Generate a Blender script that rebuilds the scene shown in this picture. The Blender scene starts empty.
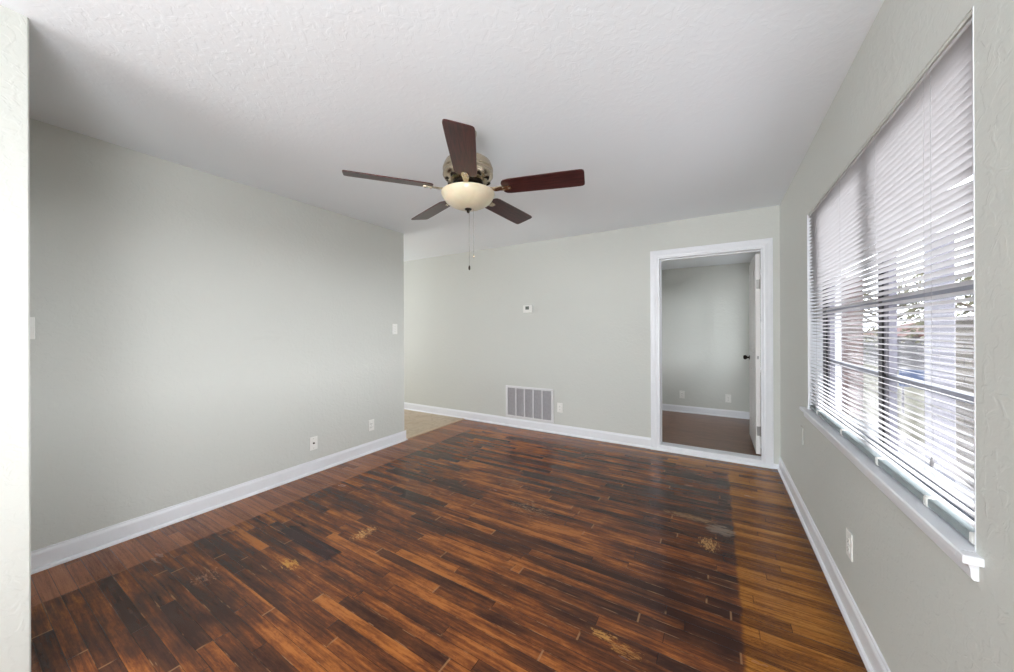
import bpy, bmesh, math, random
from mathutils import Vector, Matrix, noise
random.seed(7)
S = bpy.context.scene
COL = S.collection
PI = math.pi

# ------------------------------------------------------------------ camera
FPX, YAW, PITCH, ROLL, CAMH = 347.56, math.radians(30.958), math.radians(.02), math.radians(-.229), 1.2877
Fw = Vector((-math.sin(YAW)*math.cos(PITCH), math.cos(YAW)*math.cos(PITCH), math.sin(PITCH)))
Rt = Vector((math.cos(YAW), math.sin(YAW), 0)); Up = Rt.cross(Fw)
R2 = Rt*math.cos(ROLL)+Up*math.sin(ROLL); U2 = -Rt*math.sin(ROLL)+Up*math.cos(ROLL)
cd = bpy.data.cameras.new('camera'); cam = bpy.data.objects.new('camera', cd); COL.objects.link(cam)
cd.sensor_fit = 'HORIZONTAL'; cd.sensor_width = 36.0; cd.lens = FPX*36/1014
cd.shift_y = -5.313/1014; cd.clip_start = .02; cd.clip_end = 300
m = Matrix((R2, U2, -Fw)).transposed().to_4x4(); m.translation = (0, 0, CAMH)
cam.matrix_world = m
S.camera = cam

# ------------------------------------------------------------------ world, lamps, exposure
S.view_settings.view_transform = 'Standard'; S.view_settings.look = 'None'
S.view_settings.gamma = 1; S.view_settings.use_curve_mapping = False
S.view_settings.exposure = 0.0
S.cycles.max_bounces = 10; S.cycles.diffuse_bounces = 6; S.cycles.transparent_max_bounces = 24
S.cycles.sample_clamp_indirect = 6.0
W = bpy.data.worlds.new('sky'); S.world = W; W.use_nodes = True
nt = W.node_tree; nt.nodes.clear()
bg = nt.nodes.new('ShaderNodeBackground'); bg.inputs[0].default_value = (.90, .95, 1.0, 1); bg.inputs[1].default_value = 5.0
wo = nt.nodes.new('ShaderNodeOutputWorld'); nt.links.new(bg.outputs[0], wo.inputs[0])

def area(name, loc, direction, sx, sy, power, col=(1, 1, 1)):
    l = bpy.data.lights.new(name, 'AREA'); l.shape = 'RECTANGLE'; l.size = sx; l.size_y = sy
    l.energy = power; l.color = col
    o = bpy.data.objects.new(name, l); COL.objects.link(o); o.location = loc
    o.rotation_euler = Vector(direction).to_track_quat('-Z', 'Y').to_euler()
    return o
# lamps: two added fills behind the viewer, then daylight at unseen rear and kitchen windows
area('added_side_fill', (.47, -.80, 1.45), (-1, .55, .12), 1.0, 1.2, 34, (.98, .99, 1))  # added fill lamp; the wall has no window here
area('added_ceiling_fill', (.25, -1.0, .80), (-.75, .0, 1), 1.2, .5, 41, (.94, .97, 1))  # added fill lamp aimed up at the ceiling, no real source
area('rear_window_daylight', (-1.5, -3.66, 1.45), (0, 1, .4), 2.6, 1.4, 140, (.95, .98, 1))
area('kitchen_window_daylight', (-6.75, 2.6, 1.4), (1, .1, .45), 1.6, 1.3, 62, (1, .98, .95))
sun = bpy.data.lights.new('hazy_sky_light', 'SUN'); sun.energy = 29.0; sun.angle = math.radians(68); sun.color = (.95, .97, 1)
so = bpy.data.objects.new('hazy_sky_light', sun); COL.objects.link(so); so.rotation_euler = Vector((-1, -.13, -.10)).to_track_quat('-Z', 'Y').to_euler()

# ------------------------------------------------------------------ materials
def srgb(r, g, b):
    f = lambda c: c/12.92 if c <= .04045 else ((c+.055)/1.055)**2.4
    return (f(r/255), f(g/255), f(b/255), 1)

class NT:
    """small wrapper for writing node graphs"""
    def __init__(s, name):
        s.mat = bpy.data.materials.new(name); s.mat.use_nodes = True; s.t = s.mat.node_tree
        s.t.nodes.clear(); s.out = s.t.nodes.new('ShaderNodeOutputMaterial')
    def n(s, typ, **kw):
        nd = s.t.nodes.new(typ)
        for k, v in kw.items(): setattr(nd, k, v)
        return nd
    def put(s, sock, v):
        if isinstance(v, bpy.types.NodeSocket): s.t.links.new(v, sock)
        else: sock.default_value = v
    def math(s, op, a, b=0.0, c=0.0, clamp=False):
        nd = s.n('ShaderNodeMath', operation=op, use_clamp=clamp)
        s.put(nd.inputs[0], a); s.put(nd.inputs[1], b); s.put(nd.inputs[2], c); return nd.outputs[0]
    def obj(s): return s.n('ShaderNodeTexCoord').outputs['Object']
    def mapv(s, v, scale=(1, 1, 1), loc=(0, 0, 0)):
        nd = s.n('ShaderNodeMapping'); s.put(nd.inputs[0], v); nd.inputs[1].default_value = loc; nd.inputs[3].default_value = scale
        return nd.outputs[0]
    def noise(s, v, scale, detail=3, rough=.5, dist=0):
        nd = s.n('ShaderNodeTexNoise'); s.put(nd.inputs['Vector'], v); nd.inputs['Scale'].default_value = scale
        nd.inputs['Detail'].default_value = detail; nd.inputs['Roughness'].default_value = rough; nd.inputs['Distortion'].default_value = dist
        return nd.outputs['Fac']
    def ramp(s, f, stops, interp='LINEAR'):
        nd = s.n('ShaderNodeValToRGB'); s.put(nd.inputs[0], f); cr = nd.color_ramp; cr.interpolation = interp
        while len(cr.elements) < len(stops): cr.elements.new(.5)
        for e, (p, c) in zip(cr.elements, stops): e.position = p; e.color = c
        return nd.outputs[0]
    def smooth(s, v, a, b):
        nd = s.n('ShaderNodeMapRange', interpolation_type='SMOOTHSTEP'); s.put(nd.inputs[0], v)
        nd.inputs[1].default_value = a; nd.inputs[2].default_value = b; return nd.outputs[0]
    def mix(s, f, a, b, mode='MIX'):
        nd = s.n('ShaderNodeMix', data_type='RGBA', blend_type=mode)
        s.put(nd.inputs[0], f); s.put(nd.inputs[6], a); s.put(nd.inputs[7], b); return nd.outputs[2]
    def bump(s, h, strength, dist, normal=None):
        nd = s.n('ShaderNodeBump'); s.put(nd.inputs['Height'], h); s.put(nd.inputs['Strength'], strength); s.put(nd.inputs['Distance'], dist)
        if normal: s.put(nd.inputs['Normal'], normal)
        return nd.outputs[0]
    def bsdf(s, col, rough=.5, metal=0, normal=None, coat=0, spec=.5, **kw):
        p = s.n('ShaderNodeBsdfPrincipled'); s.put(p.inputs['Base Color'], col); s.put(p.inputs['Roughness'], rough)
        s.put(p.inputs['Metallic'], metal); p.inputs['Specular IOR Level'].default_value = spec
        p.inputs['Coat Weight'].default_value = coat; p.inputs['Coat Roughness'].default_value = .12
        for k, v in kw.items(): s.put(p.inputs[k], v)
        if normal: s.put(p.inputs['Normal'], normal)
        s.t.links.new(p.outputs[0], s.out.inputs[0]); return p

def plain(name, col, rough=.5, metal=0, var=.04, scale=30, bump=0, coat=0, spec=.5):
    g = NT(name); v = g.obj(); n = g.noise(v, scale, 4)
    c2 = tuple(max(0, x*(1-var*2)) for x in col[:3])+(1,)
    c = g.mix(n, col, c2)
    nm = g.bump(n, bump, .002) if bump else None
    g.bsdf(c, rough, metal, nm, coat, spec); return g.mat

def textured_paint(name, col, strength, mark=False):
    """rolled drywall texture under flat paint, slightly uneven in colour"""
    g = NT(name); v = g.obj()
    big = g.noise(v, 1.3, 3, .6); fine = g.noise(v, 75, 3, .55, .4); mid = g.noise(v, 26, 2, .5, .8)
    blot = g.smooth(mid, .46, .60)
    c = g.mix(g.math('MULTIPLY', big, .5), col, tuple(x*.93 for x in col[:3])+(1,))
    if mark:     # faint scuffs from the furniture that stood there
        mk = g.smooth(g.noise(g.mapv(v, (1, 1, 5)), 2.6, 5, .7, 1.2), .62, .74)
        c = g.mix(g.math('MULTIPLY', mk, .25), c, tuple(x*.85 for x in col[:3])+(1,))
    h = g.math('ADD', g.math('MULTIPLY', blot, .7), g.math('MULTIPLY', fine, .6))
    g.bsdf(c, .62, 0, g.bump(h, strength, .003), 0, .3); return g.mat

M = {}
M['wall'] = textured_paint('sage_grey_wall_paint', srgb(204, 206, 201), .27, True)
M['ceil'] = textured_paint('white_ceiling_paint', srgb(238, 243, 248), .13)
M['trim'] = plain('white_gloss_trim_paint', srgb(233, 235, 240), .32, 0, .03, 12, .05, 0, .5)
M['door'] = plain('white_door_paint', srgb(228, 226, 224), .35, 0, .03, 10, .05)
M['plastic'] = plain('white_plastic', srgb(236, 236, 232), .35)
M['black'] = plain('dark_recess', srgb(24, 24, 24), .7)
M['screen'] = plain('grey_display', srgb(92, 98, 92), .25)
M['nickel'] = plain('brushed_nickel', srgb(196, 182, 160), .27, 1, .08, 60)
M['bronze'] = plain('dark_bronze', srgb(46, 38, 32), .35, .9)
M['steel'] = plain('hinge_steel', srgb(150, 148, 145), .35, 1)
M['dmetal'] = plain('dark_window_metal', srgb(38, 36, 38), .45, .2)
M['gmetal'] = plain('grey_window_metal', srgb(128, 130, 140), .4, .4)
M['vent'] = plain('white_enamel_grille', srgb(226, 226, 228), .35)
M['ventback'] = plain('grey_filter', srgb(150, 147, 152), .9)
M['rail'] = plain('shaded_white_blind_rail', srgb(140, 150, 152), .4)  # white metal rail, its shade put into the grey colour

g = NT('translucent_blind_slat')
d = g.n('ShaderNodeBsdfPrincipled'); d.inputs['Base Color'].default_value = srgb(186, 184, 185); d.inputs['Roughness'].default_value = .38
tr = g.n('ShaderNodeBsdfTranslucent'); tr.inputs[0].default_value = srgb(214, 212, 213)
mx = g.n('ShaderNodeMixShader'); mx.inputs[0].default_value = .03
g.t.links.new(d.outputs[0], mx.inputs[1]); g.t.links.new(tr.outputs[0], mx.inputs[2]); g.t.links.new(mx.outputs[0], g.out.inputs[0])
M['slat'] = g.mat
M['cord'] = plain('grey_white_cord', srgb(150, 148, 150), .7)

g = NT('window_glass')
tp = g.n('ShaderNodeBsdfTransparent'); gl = g.n('ShaderNodeBsdfGlossy'); gl.inputs['Roughness'].default_value = .02
lw = g.n('ShaderNodeLayerWeight'); lw.inputs[0].default_value = .5
fr_ = g.math('ADD', .03, g.math('MULTIPLY', g.math('POWER', lw.outputs['Facing'], 5), .9), clamp=True)
mx = g.n('ShaderNodeMixShader'); g.t.links.new(fr_, mx.inputs[0])
g.t.links.new(tp.outputs[0], mx.inputs[1]); g.t.links.new(gl.outputs[0], mx.inputs[2]); g.t.links.new(mx.outputs[0], g.out.inputs[0])
M['glass'] = g.mat

g = NT('alabaster_glass_bowl'); v = g.obj(); n = g.noise(v, 14, 4, .6, 1.5)
g.bsdf(g.mix(n, srgb(222, 214, 190), srgb(204, 192, 164)), .28, 0, None, .3, .5, **{'Subsurface Weight': .35, 'Subsurface Scale': .03})
M['bowl'] = g.mat

def wood_blade(name, a, b):
    g = NT(name); v = g.obj()
    n = g.noise(g.mapv(v, (3, 60, 60)), 3, 5, .6, .6)
    g.bsdf(g.mix(g.smooth(n, .35, .7), a, b), .36, 0, None, .12, .3); return g.mat
M['blade'] = wood_blade('mahogany_blade', srgb(74, 34, 32), srgb(42, 17, 19))

# ---- the main floor: strip oak, dark stained in the middle, paler borders
g = NT('worn_oak_strip_floor'); v = g.obj()
sx = g.n('ShaderNodeSeparateXYZ'); g.put(sx.inputs[0], v); X, Y = sx.outputs[0], sx.outputs[1]
at = g.n('ShaderNodeAttribute', attribute_name='tone'); tone = at.outputs['Fac']
at2 = g.n('ShaderNodeAttribute', attribute_name='rnd'); rnd = at2.outputs['Fac']
u1 = g.n('ShaderNodeUVMap', uv_map='e1').outputs[0]; u2 = g.n('ShaderNodeUVMap', uv_map='e2').outputs[0]
s1 = g.n('ShaderNodeSeparateXYZ'); g.put(s1.inputs[0], u1); s2 = g.n('ShaderNodeSeparateXYZ'); g.put(s2.inputs[0], u2)
eside = g.math('MINIMUM', s1.outputs[1], s2.outputs[1]); eend = g.math('MINIMUM', s1.outputs[0], s2.outputs[0])
# per plank shift of the grain
sh = g.n('ShaderNodeCombineXYZ'); g.put(sh.inputs[0], g.math('MULTIPLY', rnd, 37)); g.put(sh.inputs[1], g.math('MULTIPLY', rnd, 11)); g.put(sh.inputs[2], rnd)
va = g.n('ShaderNodeVectorMath', operation='ADD'); g.put(va.inputs[0], v); g.put(va.inputs[1], sh.outputs[0]); vp = va.outputs[0]
grain = g.noise(g.mapv(vp, (1.6, 42, 1)), 2.0, 5, .62, .15)
fine = g.noise(g.mapv(vp, (6, 240, 1)), 2.0, 3, .6)
cath = g.noise(g.mapv(vp, (1.2, 14, 1)), 3.0, 3, .5, 1.6)
figure = g.math('ABSOLUTE', g.math('SINE', g.math('MULTIPLY', cath, 42)))
stain = g.noise(g.mapv(vp, (1.3, 11, 1)), 1.5, 5, .6, .25)
wide = g.noise(g.mapv(v, (1.1, 3.2, 1)), 1.5, 5, .62, .35)
big = g.noise(g.mapv(v, (.8, 1.0, 1)), 1.6, 3, .55, .3)
speck = g.noise(g.mapv(v, (.5, 1.3, 1)), 60, 3, .6)
blotch = g.noise(g.mapv(v, (.6, 1.2, 1)), 13, 4, .6, .1)
# zone masks
wob = g.math('MULTIPLY', g.math('SUBTRACT', g.noise(v, 9, 2), .5), .035)
xr = g.math('ADD', X, wob)
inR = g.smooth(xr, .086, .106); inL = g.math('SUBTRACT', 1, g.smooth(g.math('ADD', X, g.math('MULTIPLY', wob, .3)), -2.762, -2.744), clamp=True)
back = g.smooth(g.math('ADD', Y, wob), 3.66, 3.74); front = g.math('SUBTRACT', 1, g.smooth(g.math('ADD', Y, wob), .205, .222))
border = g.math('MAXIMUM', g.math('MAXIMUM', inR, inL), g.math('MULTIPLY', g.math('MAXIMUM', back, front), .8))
# tone of the stained middle
t = g.math('ADD', g.math('ADD', .24, g.math('MULTIPLY', tone, .46)), g.math('MULTIPLY', g.math('SUBTRACT', stain, .5), 1.7))
t = g.math('ADD', t, g.math('MULTIPLY', g.math('SUBTRACT', wide, .5), 1.1))
t = g.math('ADD', t, g.math('MULTIPLY', g.math('SUBTRACT', big, .5), .8))
t = g.math('ADD', t, g.math('MULTIPLY', g.math('SUBTRACT', grain, .5), 1.0))
t = g.math('ADD', t, g.math('MULTIPLY', g.math('SUBTRACT', blotch, .5), .55))
t = g.math('ADD', t, g.math('MULTIPLY', g.math('SUBTRACT', figure, .5), .13))
t = g.math('ADD', t, g.math('MULTIPLY', g.math('SUBTRACT', speck, .5), .34))
def blob(cx, cy, rx, ry, p=1.0):
    a = g.math('DIVIDE', g.math('SUBTRACT', X, cx), rx); b = g.math('DIVIDE', g.math('SUBTRACT', Y, cy), ry)
    return g.math('EXPONENT', g.math('MULTIPLY', g.math('ADD', g.math('MULTIPLY', a, a), g.math('MULTIPLY', b, b)), -p))
# wide worn and dirty regions of the finish
for (cx, cy, rx, ry, am) in [(-2.4, .55, .65, .4, -.22), (-.15, 2.2, .34, .9, -.12), (-.1, 1.2, .35, .5, -.16), (-1.2, 1.25, .7, .45, .17),
                             (-.75, 1.75, .5, .3, -.08), (-2.1, 2.0, .6, .5, -.05), (-2.4, 1.2, .35, .3, .05), (-.9, 3.0, .8, .5, -.06), (.05, 1.6, .06, 2.6, -.2),
                             (-2.35, 3.3, .7, .5, .12), (-1.0, .5, .6, .4, .12)]:
    t = g.math('ADD', t, g.math('MULTIPLY', blob(cx, cy, rx, ry), am))
midcol = g.ramp(t, [(0, srgb(54, 32, 24)), (.2, srgb(68, 40, 29)), (.45, srgb(90, 52, 32)), (.68, srgb(124, 70, 36)), (1, srgb(170, 104, 50))])
tb = g.math('ADD', g.math('MULTIPLY', tone, .38), g.math('MULTIPLY', g.math('SUBTRACT', grain, .28), 1.15))
tb = g.math('ADD', tb, g.math('MULTIPLY', g.math('SUBTRACT', figure, .5), .26))
tb = g.math('ADD', tb, g.math('MULTIPLY', g.math('SUBTRACT', blotch, .5), .35))
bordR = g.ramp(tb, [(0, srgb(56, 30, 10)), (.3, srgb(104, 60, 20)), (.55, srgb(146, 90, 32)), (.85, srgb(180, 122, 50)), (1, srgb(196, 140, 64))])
bordL = g.ramp(tb, [(0, srgb(84, 50, 36)), (.3, srgb(122, 75, 52)), (.65, srgb(152, 97, 66)), (1, srgb(172, 116, 80))])  # left border made pinker, reflections painted into the ramp
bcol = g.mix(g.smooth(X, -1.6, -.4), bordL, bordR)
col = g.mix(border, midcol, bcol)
# mottled darkening towards the right wall
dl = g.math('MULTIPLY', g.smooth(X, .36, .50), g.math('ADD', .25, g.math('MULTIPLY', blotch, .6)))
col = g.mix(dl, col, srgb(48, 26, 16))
def patch(cx, cy, rx, ry, colr, th, sc, amount=1.0, stretch=(.5, 2, 1)):
    global col
    b = blob(cx, cy, rx, ry)
    n = g.noise(g.mapv(v, stretch), sc, 5, .7, .8)
    mk = g.smooth(g.math('MULTIPLY', b, n), th, th+.07)
    col = g.mix(g.math('MULTIPLY', mk, amount), col, colr)
patch(-.41, 1.468, .12, .045, srgb(204, 150, 78), .42, 60, .65, (.5, 1.6, 1))
patch(-.32, 1.44, .16, .06, srgb(186, 130, 66), .43, 60, .55, (.4, 2, 1))
patch(.02, 2.62, .13, .10, srgb(132, 118, 104), .33, 26, .7)
patch(-.16, 2.70, .30, .07, srgb(168, 130, 90), .39, 56, .55, (.35, 2, 1))
patch(-.04, 2.42, .12, .16, srgb(196, 150, 90), .43, 60, .7, (1.6, .6, 1))
patch(-1.93, 1.42, .14, .22, srgb(206, 152, 90), .47, 62, .8)
patch(-2.03, 1.03, .16, .07, srgb(196, 140, 64), .42, 40, .75)
patch(-2.3, .75, .2, .16, srgb(170, 120, 90), .48, 60, .5)
patch(-1.15, 2.25, .5, .3, srgb(170, 130, 92), .50, 60, .6)
patch(-1.5, 2.6, .5, .4, srgb(150, 118, 90), .51, 70, .5, (.5, 1.5, 1))
# replaced strip near the left wall: dark, outlined
bx_ = g.math('MULTIPLY', g.math('MULTIPLY', g.smooth(X, -2.43, -2.40), g.math('SUBTRACT', 1, g.smooth(X, -1.89, -1.86))),
             g.math('MULTIPLY', g.smooth(Y, 1.150, 1.158), g.math('SUBTRACT', 1, g.smooth(Y, 1.238, 1.246))))
col = g.mix(g.math('MULTIPLY', bx_, .9), col, srgb(46, 24, 26))
rim = g.math('MULTIPLY', bx_, g.math('SUBTRACT', 1, g.math('MULTIPLY', g.smooth(X, -2.40, -2.385), g.math('SUBTRACT', 1, g.smooth(Y, 1.226, 1.236)))))
col = g.mix(rim, col, srgb(22, 14, 16))
# hair scratches
def hair(rot, sc, th, amt):
    global col
    mp = g.n('ShaderNodeMapping'); g.put(mp.inputs[0], v); mp.inputs[2].default_value = (0, 0, rot); mp.inputs[3].default_value = (1.0, 14, 1)
    a = g.noise(mp.outputs[0], sc, 2, .5, .4); b_ = g.noise(v, 2.3, 3, .6)
    mk = g.math('MULTIPLY', g.smooth(a, th, th+.03), g.smooth(b_, .52, .66))
    col = g.mix(g.math('MULTIPLY', mk, amt), col, srgb(182, 142, 104))
hair(.5, 5, .745, .55); hair(1.9, 6, .76, .5); hair(-.15, 6, .73, .45)
# seams
seamn = g.noise(v, 6, 3, .6)
seam = g.math('SUBTRACT', 1, g.smooth(eside, .0004, .0016)); seame = g.math('SUBTRACT', 1, g.smooth(eend, .0006, .0022))
sm = g.math('MAXIMUM', seam, seame)
col = g.mix(g.math('MULTIPLY', sm, g.math('ADD', .5, g.math('MULTIPLY', seamn, .5))), col, srgb(24, 15, 12))
# worn, pale plank edges here and there
near = g.math('MULTIPLY', g.math('SUBTRACT', 1, g.smooth(eside, .0016, .0042)), g.smooth(g.noise(g.mapv(vp, (3, 1, 1)), 2.5, 3, .6), .56, .68))
nende = g.math('MULTIPLY', g.math('SUBTRACT', 1, g.smooth(eend, .001, .006)), g.smooth(g.noise(v, 5, 2), .5, .56))
near = g.math('MULTIPLY', g.math('MAXIMUM', near, nende), g.math('SUBTRACT', 1, border))
col = g.mix(g.math('MULTIPLY', near, .5), col, srgb(184, 136, 92))
hgt = g.math('ADD', g.math('MULTIPLY', sm, -1.0), g.math('MULTIPLY', fine, .25))
hgt = g.math('ADD', hgt, g.math('MULTIPLY', rnd, .25))
nm = g.bump(hgt, .35, .0012)
nm = g.bump(g.noise(g.mapv(v, (.6, 2.5, 1)), 7, 2, .5), .10, .004, nm)
rg = g.math('ADD', .15, g.math('MULTIPLY', g.smooth(wide, .3, .8), .14))
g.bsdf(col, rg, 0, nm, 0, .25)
M['floor'] = g.mat

# ---- bedroom laminate
g = NT('brown_laminate_floor'); v = g.obj()
br = g.n('ShaderNodeTexBrick'); g.put(br.inputs[0], v); br.inputs['Scale'].default_value = 1; br.inputs['Brick Width'].default_value = 1.1
br.inputs['Row Height'].default_value = .095; br.inputs['Mortar Size'].default_value = .0012
br.inputs['Color1'].default_value = srgb(112, 74, 54); br.inputs['Color2'].default_value = srgb(84, 54, 40); br.inputs['Mortar'].default_value = srgb(50, 32, 26)
n = g.noise(g.mapv(v, (2, 28, 1)), 2.2, 5, .65, .6)
c = g.mix(g.smooth(n, .35, .68), br.outputs[0], srgb(140, 98, 74))
g.bsdf(c, .3, 0, None, 0, .5); M['laminate'] = g.mat

# ---- kitchen tile
g = NT('beige_stone_tile'); v = g.obj()
br = g.n('ShaderNodeTexBrick'); br.offset = 0; g.put(br.inputs[0], g.mapv(v, (1, 1, 1), (.12, .07, 0))); br.inputs['Scale'].default_value = 1
br.inputs['Brick Width'].default_value = .33; br.inputs['Row Height'].default_value = .33; br.inputs['Mortar Size'].default_value = .003
br.inputs['Color1'].default_value = srgb(190, 172, 148); br.inputs['Color2'].default_value = srgb(178, 160, 136); br.inputs['Mortar'].default_value = srgb(150, 134, 114)
n = g.noise(v, 9, 5, .65, 1.5)
g.bsdf(g.mix(g.smooth(n, .42, .7), br.outputs[0], srgb(164, 142, 112)), .4); M['tile'] = g.mat

# ---- outside
M['concrete'] = plain('outdoor_concrete', srgb(108, 105, 108), .9, 0, .15, 3)
M['grass'] = plain('dry_lawn', srgb(84, 82, 66), .95, 0, .3, 6)
M['asphalt'] = plain('street_asphalt', srgb(78, 76, 78), .9, 0, .12, 4)
M['post'] = plain('white_porch_post_paint', srgb(112, 110, 120), .6)
M['siding'] = plain('grey_siding', srgb(92, 90, 94), .8)
M['roof'] = plain('red_brown_shingles', srgb(96, 58, 52), .9, 0, .2, 8)
M['bark'] = plain('tree_bark', srgb(92, 80, 68), .9, 0, .2, 20)
M['leaf'] = plain('olive_leaves', srgb(104, 102, 76), .8, 0, .3, 9)
M['blue'] = plain('blue_painted_sign', srgb(74, 92, 130), .5)
def brickmat(name, a, b, mo, w=.21, h=.075):
    g = NT(name); v = g.obj(); s_ = g.n('ShaderNodeSeparateXYZ'); g.put(s_.inputs[0], v)
    cb = g.n('ShaderNodeCombineXYZ'); g.put(cb.inputs[0], g.math('ADD', s_.outputs[0], s_.outputs[1])); g.put(cb.inputs[1], s_.outputs[2])
    br = g.n('ShaderNodeTexBrick'); g.put(br.inputs[0], cb.outputs[0]); br.inputs['Scale'].default_value = 1
    br.inputs['Brick Width'].default_value = w; br.inputs['Row Height'].default_value = h; br.inputs['Mortar Size'].default_value = .008
    br.inputs['Color1'].default_value = a; br.inputs['Color2'].default_value = b; br.inputs['Mortar'].default_value = mo
    g.bsdf(br.outputs[0], .85); return g.mat
M['brick'] = brickmat('red_brick', srgb(92, 66, 64), srgb(80, 58, 58), srgb(98, 92, 92))
M['stone'] = brickmat('tan_stone', srgb(98, 92, 86), srgb(82, 77, 74), srgb(66, 64, 62), .4, .16)

# ------------------------------------------------------------------ mesh helpers
def link(name, me, mat, parent=None):
    o = bpy.data.objects.new(name, me); COL.objects.link(o)
    if mat: me.materials.append(mat)
    if parent: o.parent = parent
    return o
def add_box(bm, x0, x1, y0, y1, z0, z1, bevel=0, seg=1):
    r = bmesh.ops.create_cube(bm, size=1)['verts']
    for p in r: p.co = Vector(((x0+x1)/2+p.co.x*(x1-x0), (y0+y1)/2+p.co.y*(y1-y0), (z0+z1)/2+p.co.z*(z1-z0)))
    if bevel:
        es = list({e for p in r for e in p.link_edges})
        bmesh.ops.bevel(bm, geom=es, offset=bevel, segments=seg, profile=.5, affect='EDGES')
    return r
def build(name, bm, mat, parent=None, smooth=False):
    me = bpy.data.meshes.new(name); bmesh.ops.recalc_face_normals(bm, faces=bm.faces); bm.to_mesh(me); bm.free()
    if smooth:
        for p in me.polygons: p.use_smooth = True
    return link(name, me, mat, parent)
def boxes(name, lst, mat, parent=None, bevel=0):
    bm = bmesh.new()
    for b in lst: add_box(bm, *b, bevel=bevel)
    return build(name, bm, mat, parent)
def lathe_bm(bm, prof, seg=40, c=(0, 0, 0)):
    rings = []
    for r, z in prof:
        if r < 1e-5: rings.append([bm.verts.new((c[0], c[1], c[2]+z))])
        else: rings.append([bm.verts.new((c[0]+r*math.cos(2*PI*i/seg), c[1]+r*math.sin(2*PI*i/seg), c[2]+z)) for i in range(seg)])
    for a, b in zip(rings, rings[1:]):
        for i in range(seg):
            j = (i+1) % seg
            if len(a) == 1 and len(b) == 1: continue
            if len(a) == 1: bm.faces.new((a[0], b[i], b[j]))
            elif len(b) == 1: bm.faces.new((a[i], b[0], a[j]))
            else: bm.faces.new((a[i], b[i], b[j], a[j]))
def tube_bm(bm, pts, r, seg=8):
    rings = []
    for k, p in enumerate(pts):
        p = Vector(p); d = (Vector(pts[min(k+1, len(pts)-1)])-Vector(pts[max(k-1, 0)])).normalized()
        a = d.orthogonal().normalized(); b = d.cross(a); rr = r[k] if isinstance(r, (list, tuple)) else r
        rings.append([bm.verts.new(p+(a*math.cos(2*PI*i/seg)+b*math.sin(2*PI*i/seg))*rr) for i in range(seg)])
    for A, B in zip(rings, rings[1:]):
        for i in range(seg): bm.faces.new((A[i], A[(i+1) % seg], B[(i+1) % seg], B[i]))
    bm.faces.new(rings[0]); bm.faces.new(rings[-1])
def sweep(name, prof, a, b, out, mat, parent=None, ma=0, mb=0):
    """extrude a (depth, height) profile from a to b; out = direction the depth grows; ma/mb mitre amounts per depth"""
    a, b, out = Vector(a), Vector(b), Vector(out); d = (b-a).normalized(); up = Vector((0, 0, 1))
    if abs(d.z) > .5: up = out.cross(d)
    bm = bmesh.new(); A = []; B = []
    for x, z in prof:
        A.append(bm.verts.new(a+out*x+up*z+d*(ma*x))); B.append(bm.verts.new(b+out*x+up*z-d*(mb*x)))
    n = len(prof)
    for i in range(n): bm.faces.new((A[i], A[(i+1) % n], B[(i+1) % n], B[i]))
    bm.faces.new(A); bm.faces.new(B)
    return build(name, bm, mat, parent)
def struct(o, label=None):
    o['kind'] = 'structure'
    if label: o['label'] = label
    return o
def thing(name, label, cat, loc=(0, 0, 0), rz=0, group=None):
    o = bpy.data.objects.new(name, None); COL.objects.link(o); o.location = loc; o.rotation_euler = (0, 0, rz)
    o.empty_display_size = .05; return tag(o, label, cat, group)
def tag(o, label, cat, group=None):
    o['label'] = label; o['category'] = cat
    if group: o['group'] = group
    return o

# ------------------------------------------------------------------ room shell
XL, XR, YB, H = -3.1525, .5116, 4.0546, 2.44
YE = 2.895          # free end of the left wall
WT = .12            # partition thickness
DX0, DX1, DZ = -.514, .387, 2.052      # doorway opening
WY0, WY1, WZ0, WZ1 = 1.238, 2.928, .775, 2.03  # front window opening
RW = .16            # outside wall thickness
YR = -3.6           # rear wall of the adjoining space behind the camera
Y2, H2, X2 = 6.1, 2.26, .445

# strip floor: one mesh, one face per strip
verts, faces, e1, e2, tones, rnds = [], [], [], [], [], []
PW, PY = .0555, .611
x_lo, x_hi = -3.175, XR+.01
row0 = math.floor((YR-PY)/PW)-1; row1 = math.ceil((YB-PY)/PW)
# strips read off the photograph: (row, x-left, x-right, tone)
fixed = {
    16: [(-.455, .50, .95), (-1.35, -.455, .12)],
    15: [(-1.2, -.2, .35), (-.2, .3, .15)],
    19: [(-1.0, -.12, .85), (-.12, .35, .1)],
    18: [(-.9, -.3, .12), (-1.823, -.95, .75)],
    20: [(-1.823, -.95, .05), (-.95, -.2, .3)],
    23: [(-1.46, -.6, .1)],
    14: [(-1.6, -.5, .8)], 13: [(-1.7, -.9, .05), (-.9, .1, .85)], 12: [(-2.1, -1.2, .85), (-1.2, -.3, .1)],
    11: [(-1.5, -.6, .75), (-2.5, -1.5, .15)], 8: [(-1.5, -.8, .7), (-2.6, -1.516, .12)], 9: [(-1.9, -1.0, .2), (-1.0, -.2, .9)],
    7: [(-1.538, -.9, .05), (-2.3, -1.538, .5)], 6: [(-1.657, -.9, .9), (-2.7, -1.657, .15)], 5: [(-2.3, -1.45, .1), (-1.45, -.6, .1)],
    4: [(-1.37, -.5, .7), (-2.2, -1.37, .2)], 2: [(-2.65, -1.9, .7)], 0: [(-2.55, -1.8, .75)], 1: [(-2.5, -1.6, .05)],
}
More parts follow.
